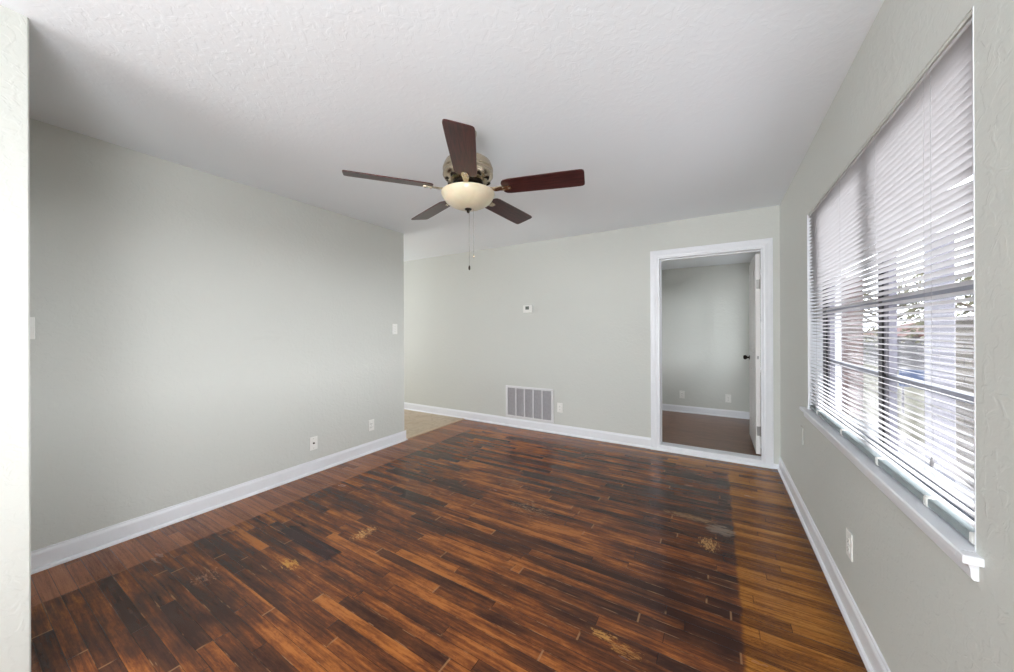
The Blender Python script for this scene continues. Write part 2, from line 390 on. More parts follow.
for rrow in range(row0, row1):
    y0 = PY+rrow*PW; y1 = min(y0+PW, YB+.01)
    spans = []
    fx = sorted(fixed.get(rrow, []))
    cur = x_lo
    def fill(a, b):
        c = a
        while c < b-1e-6:
            L = random.choice([.35, .5, .65, .8, 1.0, 1.25])*random.uniform(.85, 1.15)
            e = c+L
            if b-e < .22: e = b
            tt = random.random()
            tt = tt**.9 if random.random() < .7 else random.choice([.03, .1, .85, .95])
            spans.append((c, min(e, b), tt)); c = e
    if not fx:
        fill(x_lo-random.uniform(0, .6), x_hi)
    else:
        for (a, b, tt) in fx:
            if a > cur: fill(cur, a)
            spans.append((a, b, tt)); cur = b
        if cur < x_hi: fill(cur, x_hi)
    for (a, b, tt) in spans:
        a0, b0 = max(a, x_lo), min(b, x_hi)
        if b0 <= a0: continue
        i = len(verts); verts += [(a0, y0, 0), (b0, y0, 0), (b0, y1, 0), (a0, y1, 0)]; faces.append((i, i+1, i+2, i+3))
        L, w = b-a, PW
        e1 += [(a0-a, 0), (b0-a, 0), (b0-a, w), (a0-a, w)]; e2 += [(b-a0, w), (b-b0, w), (b-b0, 0), (b-a0, 0)]
        tones.append(tt); rnds.append(random.random())
# underside and rim make it a slab
i = len(verts); ya, yb = PY+row0*PW, YB+.01
verts += [(x_lo, ya, 0), (x_hi, ya, 0), (x_hi, yb, 0), (x_lo, yb, 0), (x_lo, ya, -.05), (x_hi, ya, -.05), (x_hi, yb, -.05), (x_lo, yb, -.05)]
extra = [(i+7, i+6, i+5, i+4), (i, i+4, i+5, i+1), (i+1, i+5, i+6, i+2), (i+2, i+6, i+7, i+3), (i+3, i+7, i+4, i)]
for f in extra: faces.append(f); e1 += [(.02, .02)]*4; e2 += [(.02, .02)]*4; tones.append(.1); rnds.append(.5)
me = bpy.data.meshes.new('floor'); me.from_pydata(verts, [], faces)
for nm_, dat in (('e1', e1), ('e2', e2)):
    uv = me.uv_layers.new(name=nm_); uv.data.foreach_set('uv', [c for p in dat for c in p])
for nm_, dat in (('tone', tones), ('rnd', rnds)):
    a_ = me.attributes.new(nm_, 'FLOAT', 'FACE'); a_.data.foreach_set('value', dat)
floor = struct(link('floor', me, M['floor']), 'worn dark-stained strip oak floor with paler borders along the walls')

struct(boxes('floor_kitchen', [(-6.6, x_lo-.012, -3.6, YB, -.05, .006)], M['tile']), 'beige stone tile floor beyond the end of the left wall')
sweep('trim_1', [(0, -.002), (0, .010), (.006, .012), (.034, .012), (.042, .003), (.042, -.002)], (x_lo-.014, YE+.01, 0), (x_lo-.014, YB-.02, 0), (1, 0, 0),
      plain('light_oak_threshold', srgb(196, 172, 146), .4))['kind'] = 'structure'
struct(boxes('floor_bedroom', [(-3.0, X2+.1, YB+.005, Y2+.1, -.05, .0)], M['laminate']), 'brown laminate floor of the room beyond the doorway')
struct(boxes('ceiling', [(-6.6, XR+.02, YR, YB+.02, H, H+.1)], M['ceil']), 'white textured ceiling')
struct(boxes('ceiling_bedroom', [(-3.0, X2+.3, YB+.1, Y2+.1, H2, H2+.1)], M['ceil']), 'white ceiling of the room beyond the doorway')

struct(boxes('wall_left', [(XL-WT, XL, YR, YE, -.05, H+.02)], M['wall'], bevel=.004), 'pale grey left wall that stops before the back wall')
struct(boxes('wall_back', [(-6.6, DX0-.016, YB, YB+WT, -.05, H+.02), (DX1+.016, XR+RW, YB, YB+WT, -.05, H+.02), (DX0-.016, DX1+.016, YB, YB+WT, DZ+.016, H+.02)], M['wall']),
       'grey back wall with the doorway and the return air grille')
struct(boxes('wall_right', [(XR, XR+RW, YR, WY0, -.05, H+.02), (XR, XR+RW, WY1, YB+.01, -.05, H+.02), (XR, XR+RW, WY0, WY1, -.05, WZ0-.02), (XR, XR+RW, WY0, WY1, WZ1, H+.02)], M['wall']),
       'grey right wall around the wide window')
struct(boxes('wall_front', [(XL, -2.15, .0, .193, -.05, H+.02)], M['wall'], bevel=.004), 'rough textured wall end at the left edge of the view')
struct(boxes('wall_rear', [(-6.6, -2.8, YR-WT, YR, -.05, H+.02), (-.2, XR+RW, YR-WT, YR, -.05, H+.02), (-2.8, -.2, YR-WT, YR, -.05, .7), (-2.8, -.2, YR-WT, YR, 2.2, H+.02)], M['wall']),
       'rear wall behind the viewer with a wide window')
struct(boxes('wall_kitchen', [(-6.72, -6.6, YR, 1.8, -.05, H+.02), (-6.72, -6.6, 3.4, YB+WT, -.05, H+.02), (-6.72, -6.6, 1.8, 3.4, -.05, .8), (-6.72, -6.6, 1.8, 3.4, 2.05, H+.02)], M['wall']),
       'far kitchen wall with a window')
struct(boxes('wall_bedroom_back', [(-3.0, X2+.1, Y2, Y2+.1, -.05, H2+.02)], M['wall']), 'grey wall seen through the doorway')
struct(boxes('wall_bedroom_left', [(-3.1, -3.0, YB+WT, Y2+.1, -.05, H2+.02)], M['wall']), 'left wall of the room beyond the doorway')
B0, B1, BZ0, BZ1 = 4.56, 5.85, .78, 2.0
struct(boxes('wall_bedroom_right', [(X2, XR+RW, YB+WT, B0, -.05, H2+.02), (X2, XR+RW, B1, Y2+.1, -.05, H2+.02), (X2, XR+RW, B0, B1, -.05, BZ0), (X2, XR+RW, B0, B1, BZ1, H2+.02)], M['wall']),
       'right wall of the room beyond the doorway')

# baseboards with shoe moulding
BP = [(0, 0), (.026, 0), (.026, .008), (.022, .017), (.0135, .020), (.0135, .090), (.011, .099), (.007, .104), (.006, .112), (0, .114)]
def base(name, a, b, out, label, h=1.0, ma=0, mb=0, parent=None):
    return struct(sweep(name, [(x, z*h) for x, z in BP], a, b, out, M['trim'], parent, ma, mb), label)
base('baseboard_left', (XL, .193, 0), (XL, YE+.026, 0), (1, 0, 0), 'white baseboard along the left wall', mb=1)
base('baseboard_left_end', (XL, YE, 0), (XL-WT, YE, 0), (0, 1, 0), 'white baseboard wrapping the end of the left wall', ma=-1)
base('baseboard_back', (-6.5, YB, 0), (DX0-.0935, YB, 0), (0, -1, 0), 'white baseboard along the back wall')
base('baseboard_back_corner', (DX1+.0725, YB, 0), (XR, YB, 0), (0, -1, 0), 'short white baseboard between door casing and corner', h=.35)
base('baseboard_right', (XR, YR, 0), (XR, YB, 0), (-1, 0, 0), 'white baseboard along the right wall')
base('baseboard_bedroom_back', (-2.9, Y2, 0), (X2, Y2, 0), (0, -1, 0), 'white baseboard across the room beyond the doorway', h=.9)
base('baseboard_bedroom_right', (X2, YB+WT, 0), (X2, Y2, 0), (-1, 0, 0), 'white baseboard on the right of the room beyond the doorway', h=.9)

# ------------------------------------------------------------------ doorway: casing, jamb, sill board, open door
CP = [(0, 0), (.019, 0), (.019, .012), (.014, .022), (.016, .034), (.011, .056), (.010, .078), (.006, .088), (.006, .093), (0, .093)]
dr = thing('door_1', 'x', 'x', (0, 0, 0)); del dr['category']; struct(dr, 'white cased doorway in the back wall')
def casing(name, a, b, inner_dir, m_a, m_b):
    """casing leg/head: profile across the board width, mitred at the corners"""
    a, b, w = Vector(a), Vector(b), Vector(inner_dir); d = (b-a).normalized(); bm = bmesh.new(); A, B = [], []
    for x, z in CP:       # x = thickness toward the room (-y), z = distance from the outer edge
        zz = .093-z
        A.append(bm.verts.new(a+Vector((0, -1, 0))*x+w*zz+d*(m_a*zz))); B.append(bm.verts.new(b+Vector((0, -1, 0))*x+w*zz-d*(m_b*zz)))
    n = len(CP)
    for i in range(n): bm.faces.new((A[i], A[(i+1) % n], B[(i+1) % n], B[i]))
    bm.faces.new(A); bm.faces.new(B); return build(name, bm, M['trim'], dr)
OX0, OX1, OZ = DX0-.093, DX1+.073, DZ+.093
casing('casing', (OX0, YB, 0), (OX0, YB, OZ), (1, 0, 0), 0, 1)
casing('casing', (OX0, YB, OZ), (OX1, YB, OZ), (0, 0, -1), 1, .85)
casing('casing', (OX1, YB, 0), (OX1, YB, OZ), (-1, 0, 0), 0, 1).scale = (1, 1, 1)
boxes('jamb', [(DX0-.016, DX0, YB-.001, YB+WT+.001, 0, DZ+.016)], M['trim'], dr)
boxes('jamb', [(DX1, DX1+.016, YB-.001, YB+WT+.001, 0, DZ+.016)], M['trim'], dr)
boxes('jamb', [(DX0, DX1, YB-.001, YB+WT+.001, DZ, DZ+.016)], M['trim'], dr)
boxes('stop', [(DX0, DX0+.011, YB+.045, YB+.085, 0, DZ), (DX0+.011, DX1-.011, YB+.045, YB+.085, DZ-.011, DZ), (DX1-.003, DX1, YB+.045, YB+.085, 0, DZ)], M['trim'], dr)
sweep('sill_board', [(0, 0), (.145, 0), (.145, .052), (.138, .060), (.02, .060), (0, .052)], (DX0+.001, YB+WT+.005, 0), (DX1-.001, YB+WT+.005, 0), (0, -1, 0), M['trim'], dr)
# shoe strip in front of the sill board
sweep('shoe_strip', [(0, 0), (.016, 0), (.016, .008), (.008, .018), (0, .018)], (OX0, YB-.020, 0), (OX1, YB-.020, 0), (0, -1, 0), M['trim'], dr)

leaf = thing('door_2', 'x', 'x', (DX1-.013, YB+WT+.012, .07)); del leaf['category']; struct(leaf, 'white panelled door standing open into the far room')
LW, LT, LH = .76, .036, 1.965
bm = bmesh.new()      # leaf runs along +y, panels recessed on both faces
add_box(bm, -LT+.006, -.006, 0, LW, 0, LH)
st = .10
for (x0, x1) in ((-LT, -LT+.006), (-.006, 0)):
    add_box(bm, x0, x1, 0, st, 0, LH); add_box(bm, x0, x1, LW-st, LW, 0, LH); add_box(bm, x0, x1, LW/2-.05, LW/2+.05, 0, LH)
    for (z0, z1) in ((0, .22), (.82, .98), (1.55, 1.65), (LH-.12, LH)):
        add_box(bm, x0, x1, st, LW/2-.05, z0, z1); add_box(bm, x0, x1, LW/2+.05, LW-st, z0, z1)
build('leaf', bm, M['door'], leaf)
bm = bmesh.new()
for (z0, z1) in ((.22, .82), (.98, 1.55), (1.65, LH-.12)):
    for (y0, y1) in ((st, LW/2-.05), (LW/2+.05, LW-st)):
        add_box(bm, -LT+.001, -.001, y0+.03, y1-.03, z0+.03, z1-.03, bevel=.003)
build('panel', bm, M['door'], leaf)
for z in (.18, 1.62):
    h = boxes('hinge', [(-.030, -.003, -.003, .001, z, z+.09)], M['steel'], leaf); h['label'] = 'steel door hinge'
    bm = bmesh.new(); tube_bm(bm, [(.002, -.005, z-.004), (.002, -.005, z+.094)], .006, 10); build('pin', bm, M['steel'], h)
boxes('strike_plate', [(-.026, -.010, -.002, .001, .93, .96)], M['steel'], leaf)
bm = bmesh.new()
pr = [(0, -.004), (.028, -.004), (.028, .002), (.012, .006), (.009, .022), (.018, .028), (.026, .038), (.026, .050), (.018, .060), (0, .062)]
lathe_bm(bm, pr, 24); bmesh.ops.rotate(bm, verts=bm.verts, cent=(0, 0, 0), matrix=Matrix.Rotation(-PI/2, 3, 'Y')); bmesh.ops.translate(bm, verts=bm.verts, vec=(-LT, LW-.065, .90))
k = build('knob', bm, M['bronze'], leaf, True); k['label'] = 'dark bronze door knob'

# ------------------------------------------------------------------ window in the right wall
wn = thing('window_1', 'x', 'x', (0, 0, 0)); del wn['category']; struct(wn, 'wide window with grey bars behind the blinds')
# white liner boards inside the opening; their edge is the bright line beside the blinds
boxes('liner', [(XR-.001, XR+RW, WY0, WY0+.003, WZ0, WZ1)], M['trim'], wn)
boxes('liner', [(XR-.001, XR+RW, WY1-.003, WY1, WZ0, WZ1)], M['trim'], wn)
boxes('liner', [(XR+.002, XR+RW, WY0+.012, WY1-.012, WZ1-.010, WZ1)], M['wall'], wn)
fx0, fx1 = XR+.070, XR+.115
def fr_box(nm_, y0, y1, z0, z1, mt, d0=0, d1=0): return boxes(nm_, [(fx0+d0, fx1+d1, y0, y1, z0, z1)], mt, wn, bevel=.002)
ya, yb_ = WY0+.012, WY1-.012
fr_box('frame', ya, yb_, WZ0, WZ0+.035, M['gmetal']); fr_box('frame', ya, yb_, WZ1-.045, WZ1-.010, M['gmetal'])
fr_box('frame', ya, ya+.022, WZ0+.035, WZ1-.045, M['post']); fr_box('frame', yb_-.03, yb_, WZ0+.035, WZ1-.045, M['post'])
MU = [(2.83, 2.89), (2.0, 2.035)]
for (a, b) in MU: fr_box('mullion', a, b, WZ0+.035, WZ1-.045, M['dmetal'], 0, -.022)
secs = [(ya+.022, 2.0), (2.035, 2.83)]
for (a, b) in secs:
    fr_box('meeting_rail', a, b, 1.385, 1.418, M['gmetal'], .0)
    fr_box('glazing_bar', a, b, 1.085, 1.107, M['gmetal'], .006, -.006)
    s_ = boxes('sash', [(fx0+.006, fx1-.016, a, a+.025, WZ0+.035, WZ1-.045), (fx0+.006, fx1-.016, b-.045, b, WZ0+.035, WZ1-.045)], M['post'], wn)
    boxes('pane', [(fx0+.020, fx0+.023, a+.02, b-.02, WZ0+.035, WZ1-.045)], M['glass'], wn)
# stool, nosing and apron
SY0, SY1 = 1.208, 3.0
sweep('window_stool', [(-.15, -.020), (.028, -.020), (.032, -.016), (.032, -.004), (.028, 0), (-.15, 0)], (XR, WY0, WZ0), (XR, WY1, WZ0), (-1, 0, 0), M['trim'], wn)
boxes('window_stool_horn', [(XR-.032, XR+.001, SY0, WY0, WZ0-.020, WZ0), (XR-.032, XR+.001, WY1, SY1, WZ0-.020, WZ0)], M['trim'], wn, bevel=.002)
sweep('apron', [(0, 0), (.008, 0), (.012, .006), (.013, .024), (.016, .034), (.020, .042), (0, .042)], (XR, SY0+.02, WZ0-.0625), (XR, SY1-.02, WZ0-.0625), (-1, 0, 0), M['trim'], wn)

# bedroom window
w2 = thing('window_2', 'x', 'x', (0, 0, 0)); del w2['category']; struct(w2, 'window of the room beyond the doorway')
boxes('frame', [(X2+.012, X2+.04, B0, B1, BZ0, BZ0+.04), (X2+.012, X2+.04, B0, B1, BZ1-.04, BZ1), (X2+.012, X2+.04, B0, B0+.04, BZ0+.04, BZ1-.04), (X2+.012, X2+.04, B1-.04, B1, BZ0+.04, BZ1-.04), (X2+.012, X2+.04, B0+.04, B1-.04, 1.38, 1.42)], M['trim'], w2)
boxes('pane', [(X2+.024, X2+.028, B0+.04, B1-.04, BZ0+.04, 1.38), (X2+.024, X2+.028, B0+.04, B1-.04, 1.42, BZ1-.04)], M['glass'], w2)

# ------------------------------------------------------------------ blinds
BXc = XR+.018; BY0, BY1 = WY0+.006, WY1-.007; ZT, ZB = WZ1-.011, WZ0+.003
bl = thing('window_blinds', 'white horizontal mini blinds filling the wide window in the right wall', 'blinds', (BXc, 0, ZB))
def bpart(nm_, bm, mt, sm=False):
    bmesh.ops.translate(bm, verts=bm.verts, vec=(-BXc, 0, -ZB)); return build(nm_, bm, mt, bl, sm)
bm = bmesh.new(); add_box(bm, BXc-.013, BXc+.013, BY0, BY1, ZT-.013, ZT, .002); bpart('headrail', bm, M['slat'])
PITCHS = .0207; nsl = int((ZT-.024-(ZB+.042))/PITCHS)
bm = bmesh.new(); NL = 40
for kx in range(nsl+1):
    z = ZB+.042+kx*PITCHS
    tilt = math.radians(-15+random.uniform(-.9, .9)); ws = .0130
    ph = random.uniform(0, 6)
    rows = []
    for j in range(NL+1):
        f = j/NL; y = BY0+.004+(BY1-BY0-.008)*f
        if j == 1: y = BY0+.004+.012
        dz = .0009*math.sin(ph+f*9)*(1 if kx % 3 else 1.8)
        tl = tilt; end = max(0, 1-(y-BY0)/.16)
        if abs(z-1.655) < .0104: tl += .9*end**1.5; dz -= .010*end**1.5
        if kx in (5, 6): tl += .5*end**1.2; dz -= .008*end
        ring = []
        for (q, h_) in ((-1, 0), (-.5, .0016), (0, .0021), (.5, .0016), (1, 0), (.5, .0011), (0, .0016), (-.5, .0011)):
            px = q*ws; pz = h_
            ring.append(bm.verts.new((BXc+px*math.cos(tl)-pz*math.sin(tl), y, z+dz+px*math.sin(tl)+pz*math.cos(tl))))
        rows.append(ring)
    for A, B in zip(rows, rows[1:]):
        for i in range(8): bm.faces.new((A[i], A[(i+1) % 8], B[(i+1) % 8], B[i]))
    bm.faces.new(rows[0]); bm.faces.new(rows[-1])
sl = bpart('slats', bm, M['slat'], False)
bm = bmesh.new(); add_box(bm, BXc-.013, BXc+.013, BY0+.03, BY1-.004, ZB+.004, ZB+.027, .003, 2); bpart('bottom_rail', bm, M['rail'])['label'] = 'white bottom rail coloured in shaded grey'
bm = bmesh.new(); add_box(bm, BXc-.014, BXc+.014, BY0+.018, BY0+.032, ZB+.003, ZB+.028, .002); ec = bpart('end_cap', bm, M['plastic'])
LY = [1.385, 1.62, 2.0, 2.42, 2.80]
for y in (1.475, 1.83, 2.26, 2.72):
    bm = bmesh.new()
    for dx in (-.0145, .0145):
        tube_bm(bm, [(BXc+dx, y, ZB+.016), (BXc+dx, y, ZT-.02)], .0003, 5)
    bpart('ladder_cord', bm, M['cord'])
    bm = bmesh.new(); add_box(bm, BXc-.0155, BXc+.0155, y-.010, y+.010, ZB+.001, ZB+.030, .003); bpart('rail_clip', bm, M['plastic'])
bm = bmesh.new(); tube_bm(bm, [(BXc-.017, 1.428, ZT-.03), (BXc-.0175, 1.428, 1.5), (BXc-.0175, 1.428, .93)], .0004, 6)
lathe_bm(bm, [(0, 0), (.004, .002), (.005, .012), (.002, .024), (0, .025)], 10, (BXc-.0175, 1.428, .908)); bpart('lift_cord', bm, M['cord'])

# ------------------------------------------------------------------ wall plates
def plate_mesh(parent, kind, mat=None):
    """local frame: plate in xz, facing -y"""
    bm = bmesh.new(); add_box(bm, -.036, .036, -.006, 0, -.059, .059, .0025, 2); build('cover_plate', bm, mat or M['plastic'], parent)
    def screw(z):
        bm = bmesh.new(); lathe_bm(bm, [(0, 0), (.003, 0), (.003, .0012), (0, .0016)], 10)
        bmesh.ops.rotate(bm, verts=bm.verts, cent=(0, 0, 0), matrix=Matrix.Rotation(PI/2, 3, 'X')); bmesh.ops.translate(bm, verts=bm.verts, vec=(0, -.0058, z))
        build('screw', bm, mat or M['steel'], parent)
    if kind == 'duplex':
        for z in (-.0195, .0195):
            bm = bmesh.new(); add_box(bm, -.0165, .0165, -.0085, -.004, z-.014, z+.014, .004, 2); r_ = build('receptacle', bm, M['plastic'], parent)
            boxes('slots', [(-.008, -.0062, -.0089, -.0078, z-.003, z+.006), (.0062, .008, -.0089, -.0078, z-.003, z+.005), (-.002, .002, -.0089, -.0078, z-.010, z-.006)], M['black'], r_)
        screw(0)
    if kind == 'switch':
        boxes('switch_collar', [(-.006, .006, -.0075, -.004, -.013, .013)], M['plastic'], parent)
        bm = bmesh.new(); add_box(bm, -.004, .004, -.017, -.005, -.002, .008, .001); bmesh.ops.rotate(bm, verts=bm.verts, cent=(0, -.005, 0), matrix=Matrix.Rotation(.35, 3, 'X')); build('toggle', bm, M['plastic'], parent)
        screw(.03); screw(-.03)
    if kind == 'jack':
        bm = bmesh.new(); lathe_bm(bm, [(0, -.002), (.0085, -.002), (.0085, .003), (.005, .004), (.005, .012), (0, .012)], 14)
        bmesh.ops.rotate(bm, verts=bm.verts, cent=(0, 0, 0), matrix=Matrix.Rotation(PI/2, 3, 'X')); bmesh.ops.translate(bm, verts=bm.verts, vec=(0, -.005, .002))
        build('jack', bm, M['bronze'], parent)['label'] = 'dark cable jack'
        screw(.042); screw(-.042)
    if kind == 'blank': screw(.03); screw(-.03)
RL, RB, RR = PI/2, 0, -PI/2     # plate facing +x (left wall), -y (back wall), -x (right wall)
def plate(name, label, cat, loc, rz, kind, group=None, mat=None):
    t_ = thing(name, label, cat, loc, rz, group); plate_mesh(t_, kind, mat); return t_
plate('cable_outlet', 'white cable jack plate low on the left wall, dark jack in its centre', 'wall plate', (XL+.0005, 1.81, .268), RL, 'jack')
plate('power_outlet', 'white power outlet low on the left wall near its free end', 'power outlet', (XL+.0005, 2.43, .288), RL, 'duplex', 'power outlets')
plate('light_switch', 'white light switch at chest height near the free end of the left wall', 'light switch', (XL+.0005, 2.752, 1.312), RL, 'switch', 'light switches')
plate('light_switch', 'white light switch on the left wall, half hidden by the rough wall end', 'light switch', (XL+.0005, .262, 1.312), RL, 'switch', 'light switches')
plate('power_outlet', 'white power outlet on the back wall right of the return air grille', 'power outlet', (-1.667, YB-.0005, .327), RB, 'duplex', 'power outlets')
plate('power_outlet', 'white outlet seen through the doorway, left one of the two', 'power outlet', (-.455, Y2-.0005, .275), RB, 'duplex', 'power outlets')
plate('power_outlet', 'white outlet seen through the doorway, right one of the two', 'power outlet', (.158, Y2-.0005, .272), RB, 'duplex', 'power outlets')
plate('power_outlet', 'white power outlet on the right wall under the wide window', 'power outlet', (XR-.0005, 2.11, .330), RR, 'duplex', 'power outlets')
plate('blank_wall_plate', 'blank cover plate painted wall grey, under the far end of the window', 'wall plate', (XR-.0005, 3.10, .562), RR, 'blank', None, M['wall'])

# thermostat
th = thing('thermostat', 'small white thermostat with grey display on the back wall', 'thermostat', (-2.105, YB, 1.572))
bm = bmesh.new(); add_box(bm, -.066, .066, -.024, -.0005, -.050, .050, .006, 3); build('case', bm, M['plastic'], th)
bm = bmesh.new(); add_box(bm, -.030, .022, -.0255, -.022, -.008, .034, .001); build('display', bm, M['screen'], th)['label'] = 'dark grey display'
for i_ in range(3):
    bm = bmesh.new(); add_box(bm, -.026+i_*.018, -.014+i_*.018, -.0262, -.022, -.032, -.024, .001); build('button', bm, M['plastic'], th)

# return air grille
vx0, vx1, vz0, vz1 = -2.45, -1.752, .122, .548
vt = thing('return_air_grille', 'white louvred return air grille low on the back wall', 'air vent', ((vx0+vx1)/2, YB, vz0))
w_, h_ = (vx1-vx0)/2, vz1-vz0
bm = bmesh.new()
for b in ((-w_, w_, -.012, -.0005, 0, .028), (-w_, w_, -.012, -.0005, h_-.028, h_), (-w_, -w_+.028, -.012, -.0005, .028, h_-.028), (w_-.028, w_, -.012, -.0005, .028, h_-.028)): add_box(bm, *b, bevel=.002)
build('frame', bm, M['vent'], vt)
step = (2*w_-.056)/5
for i_ in range(1, 5):
    xx = -w_+.028+step*i_; bm = bmesh.new(); add_box(bm, xx-.007, xx+.007, -.012, -.002, .026, h_-.026, .001); build('divider', bm, M['vent'], vt)
bm = bmesh.new(); nz = 34
for i_ in range(nz):
    z = .03+(h_-.06)*(i_+.5)/nz
    r_ = add_box(bm, -w_+.026, w_-.026, -.0035, .0035, z-.0006, z+.0006); 
    bmesh.ops.rotate(bm, verts=r_, cent=(0, 0, z), matrix=Matrix.Rotation(math.radians(-38), 3, 'X')); bmesh.ops.translate(bm, verts=r_, vec=(0, -.0065, 0))
build('louvres', bm, M['vent'], vt)
bm = bmesh.new(); add_box(bm, -w_+.02, w_-.02, -.0022, -.0006, .02, h_-.02); build('filter', bm, M['ventback'], vt)['label'] = 'grey filter behind the louvres'

# ------------------------------------------------------------------ ceiling fan
FX, FY, FZ = -1.228, 1.615, 2.112
fan = thing('ceiling_fan', 'five-blade ceiling fan with mahogany blades, brushed nickel motor and cream glass bowl', 'ceiling fan', (FX, FY, H))
O = FZ-H
def fpart(nm_, prof, mat, seg=48, parent=fan):
    bm = bmesh.new(); lathe_bm(bm, prof, seg); bmesh.ops.translate(bm, verts=bm.verts, vec=(0, 0, O)); return build(nm_, bm, mat, parent, True)
c_ = -O
fpart('canopy', [(0, c_), (.050, c_), (.050, c_-.012), (.045, c_-.035), (.030, c_-.055), (.018, c_-.060), (0, c_-.06)], M['nickel'])
fpart('downrod', [(0, c_-.05), (.0125, c_-.05), (.0125, .19), (0, .19)], M['nickel'], 20)
fpart('motor_housing', [(0, .176), (.03, .175), (.07, .172), (.110, .164), (.130, .150), (.139, .130), (.141, .118), (.145, .113), (.145, .105), (.140, .098), (.141, .088), (.145, .084), (.145, .074),
      (.136, .060), (.118, .042), (.096, .034), (.0, .034)], M['nickel'])
bm = bmesh.new()
for i_ in range(10):      # dark curved vent openings round the underside of the housing
    a = 2*PI*i_/10+.2
    pts = [((.125-.012*abs(q)/2)*math.cos(a+q*.11), (.125-.012*abs(q)/2)*math.sin(a+q*.11), O+.0485-.004*abs(q)) for q in (-2, -1, 0, 1, 2)]
    tube_bm(bm, pts, [.002, .007, .009, .007, .002], 8)
build('vent_openings', bm, M['bronze'], fan, True)
fpart('flywheel', [(0, .036), (.088, .036), (.088, .022), (.07, .014), (0, .014)], M['bronze'])
fpart('switch_housing', [(0, .016), (.062, .016), (.066, .008), (.066, -.004), (.058, -.010), (.058, -.018), (.066, -.022), (.112, -.026), (.135, -.032), (.137, -.038), (0, -.038)], M['nickel'])
fpart('glass_bowl', [(.143, -.020), (.152, -.024), (.155, -.030), (.152, -.036), (.150, -.042), (.143, -.056), (.130, -.074), (.108, -.091), (.080, -.104), (.048, -.112), (.018, -.116), (0, -.117)], M['bowl'], 64)
fn = fpart('finial', [(0, -.113), (.019, -.114), (.021, -.119), (.015, -.124), (.008, -.127), (.009, -.134), (.005, -.140), (0, -.142)], M['bronze'], 20); fn['label'] = 'dark bronze finial'
# pull chains with pendants
for (cx, cy, z1, fob) in ((.010, -.004, -.445, True), (.028, .014, -.375, False)):
    bm = bmesh.new(); z0 = -.118; n_ = 60
    tube_bm(bm, [(cx, cy, O+z0), (cx, cy, O+z1)], .0007, 5)
    for i_ in range(n_):
        bmesh.ops.create_icosphere(bm, subdivisions=1, radius=.0016, matrix=Matrix.Translation((cx, cy, O+z0+(z1-z0)*(i_+.5)/n_)))
    ch = build('pull_chain', bm, M['steel'], fan, True)
    bm = bmesh.new(); r_ = 1 if fob else .6
    lathe_bm(bm, [(0, 0), (.003*r_, -.002), (.0055*r_, -.010), (.0062*r_, -.018), (.004*r_, -.026), (0, -.028)], 12, (cx, cy, O+z1)); build('pull_fob', bm, M['bronze'] if fob else M['nickel'], ch, True)
A0 = math.atan2(-Fw.y, -Fw.x)+math.radians(3.0)
bm = bmesh.new()       # blade: along +x, rounded ends, a few mm thick
R0, R1 = .205, .66
outl = []
def half(x): return .060+.007*min(1, (x-R0)/(R1-R0)*1.3)
for x, s in [(R0, .55), (R0+.006, .78), (R0+.018, .93), (R0+.04, 1), (.30, 1), (.40, 1), (.50, 1), (.60, 1), (.638, .995), (.650, .96), (.657, .87), (.660, .70)]: outl.append((x, half(x)*s))
full = [(x, y) for x, y in outl]+[(x, -y) for x, y in reversed(outl)]
T = [bm.verts.new((x, y, .003)) for x, y in full]; Bt = [bm.verts.new((x, y, -.003)) for x, y in full]
bm.faces.new(T); bm.faces.new(list(reversed(Bt)))
for i_ in range(len(full)): bm.faces.new((T[i_], Bt[i_], Bt[(i_+1) % len(full)], T[(i_+1) % len(full)]))
blade_me = bpy.data.meshes.new('blade'); bmesh.ops.recalc_face_normals(bm, faces=bm.faces); bm.to_mesh(blade_me); bm.free(); blade_me.materials.append(M['blade'])
bm = bmesh.new()       # arm: from the flywheel, widening into a plate beneath the blade
def slab(pts_w):
    prev = None
    for (x, z, w, tk) in pts_w:
        ring = [bm.verts.new((x, w, z+tk)), bm.verts.new((x, -w, z+tk)), bm.verts.new((x, -w, z-tk)), bm.verts.new((x, w, z-tk))]
        if prev:
            for i_ in range(4): bm.faces.new((prev[i_], prev[(i_+1) % 4], ring[(i_+1) % 4], ring[i_]))
        else: bm.faces.new(ring)
        prev = ring
    bm.faces.new(prev)
slab([(.060, .022, .016, .004), (.095, .014, .014, .004), (.130, -.004, .011, .005), (.165, -.010, .013, .005), (.190, -.0085, .017, .003), (.215, -.0085, .020, .003), (.245, -.0085, .018, .003), (.258, -.0085, .010, .003)])
for (x, y) in ((.212, .012), (.212, -.012), (.246, 0)):
    bmesh.ops.create_uvsphere(bm, u_segments=10, v_segments=6, radius=.005, matrix=Matrix.Translation((x, y, -.012)))
arm_me = bpy.data.meshes.new('arm'); bmesh.ops.recalc_face_normals(bm, faces=bm.faces); bm.to_mesh(arm_me); bm.free(); arm_me.materials.append(M['nickel'])
for i_ in range(5):
    a = A0+i_*2*PI/5
    for nm_, me_ in (('blade', blade_me), ('blade_arm', arm_me)):
        o = bpy.data.objects.new(nm_, me_); COL.objects.link(o); o.parent = fan
        pit = math.radians(-13) if nm_ == 'blade' else math.radians(-13)
        o.matrix_local = Matrix.Translation((0, 0, O-.011)) @ Matrix.Rotation(a, 4, 'Z') @ Matrix.Rotation(pit, 4, 'X')

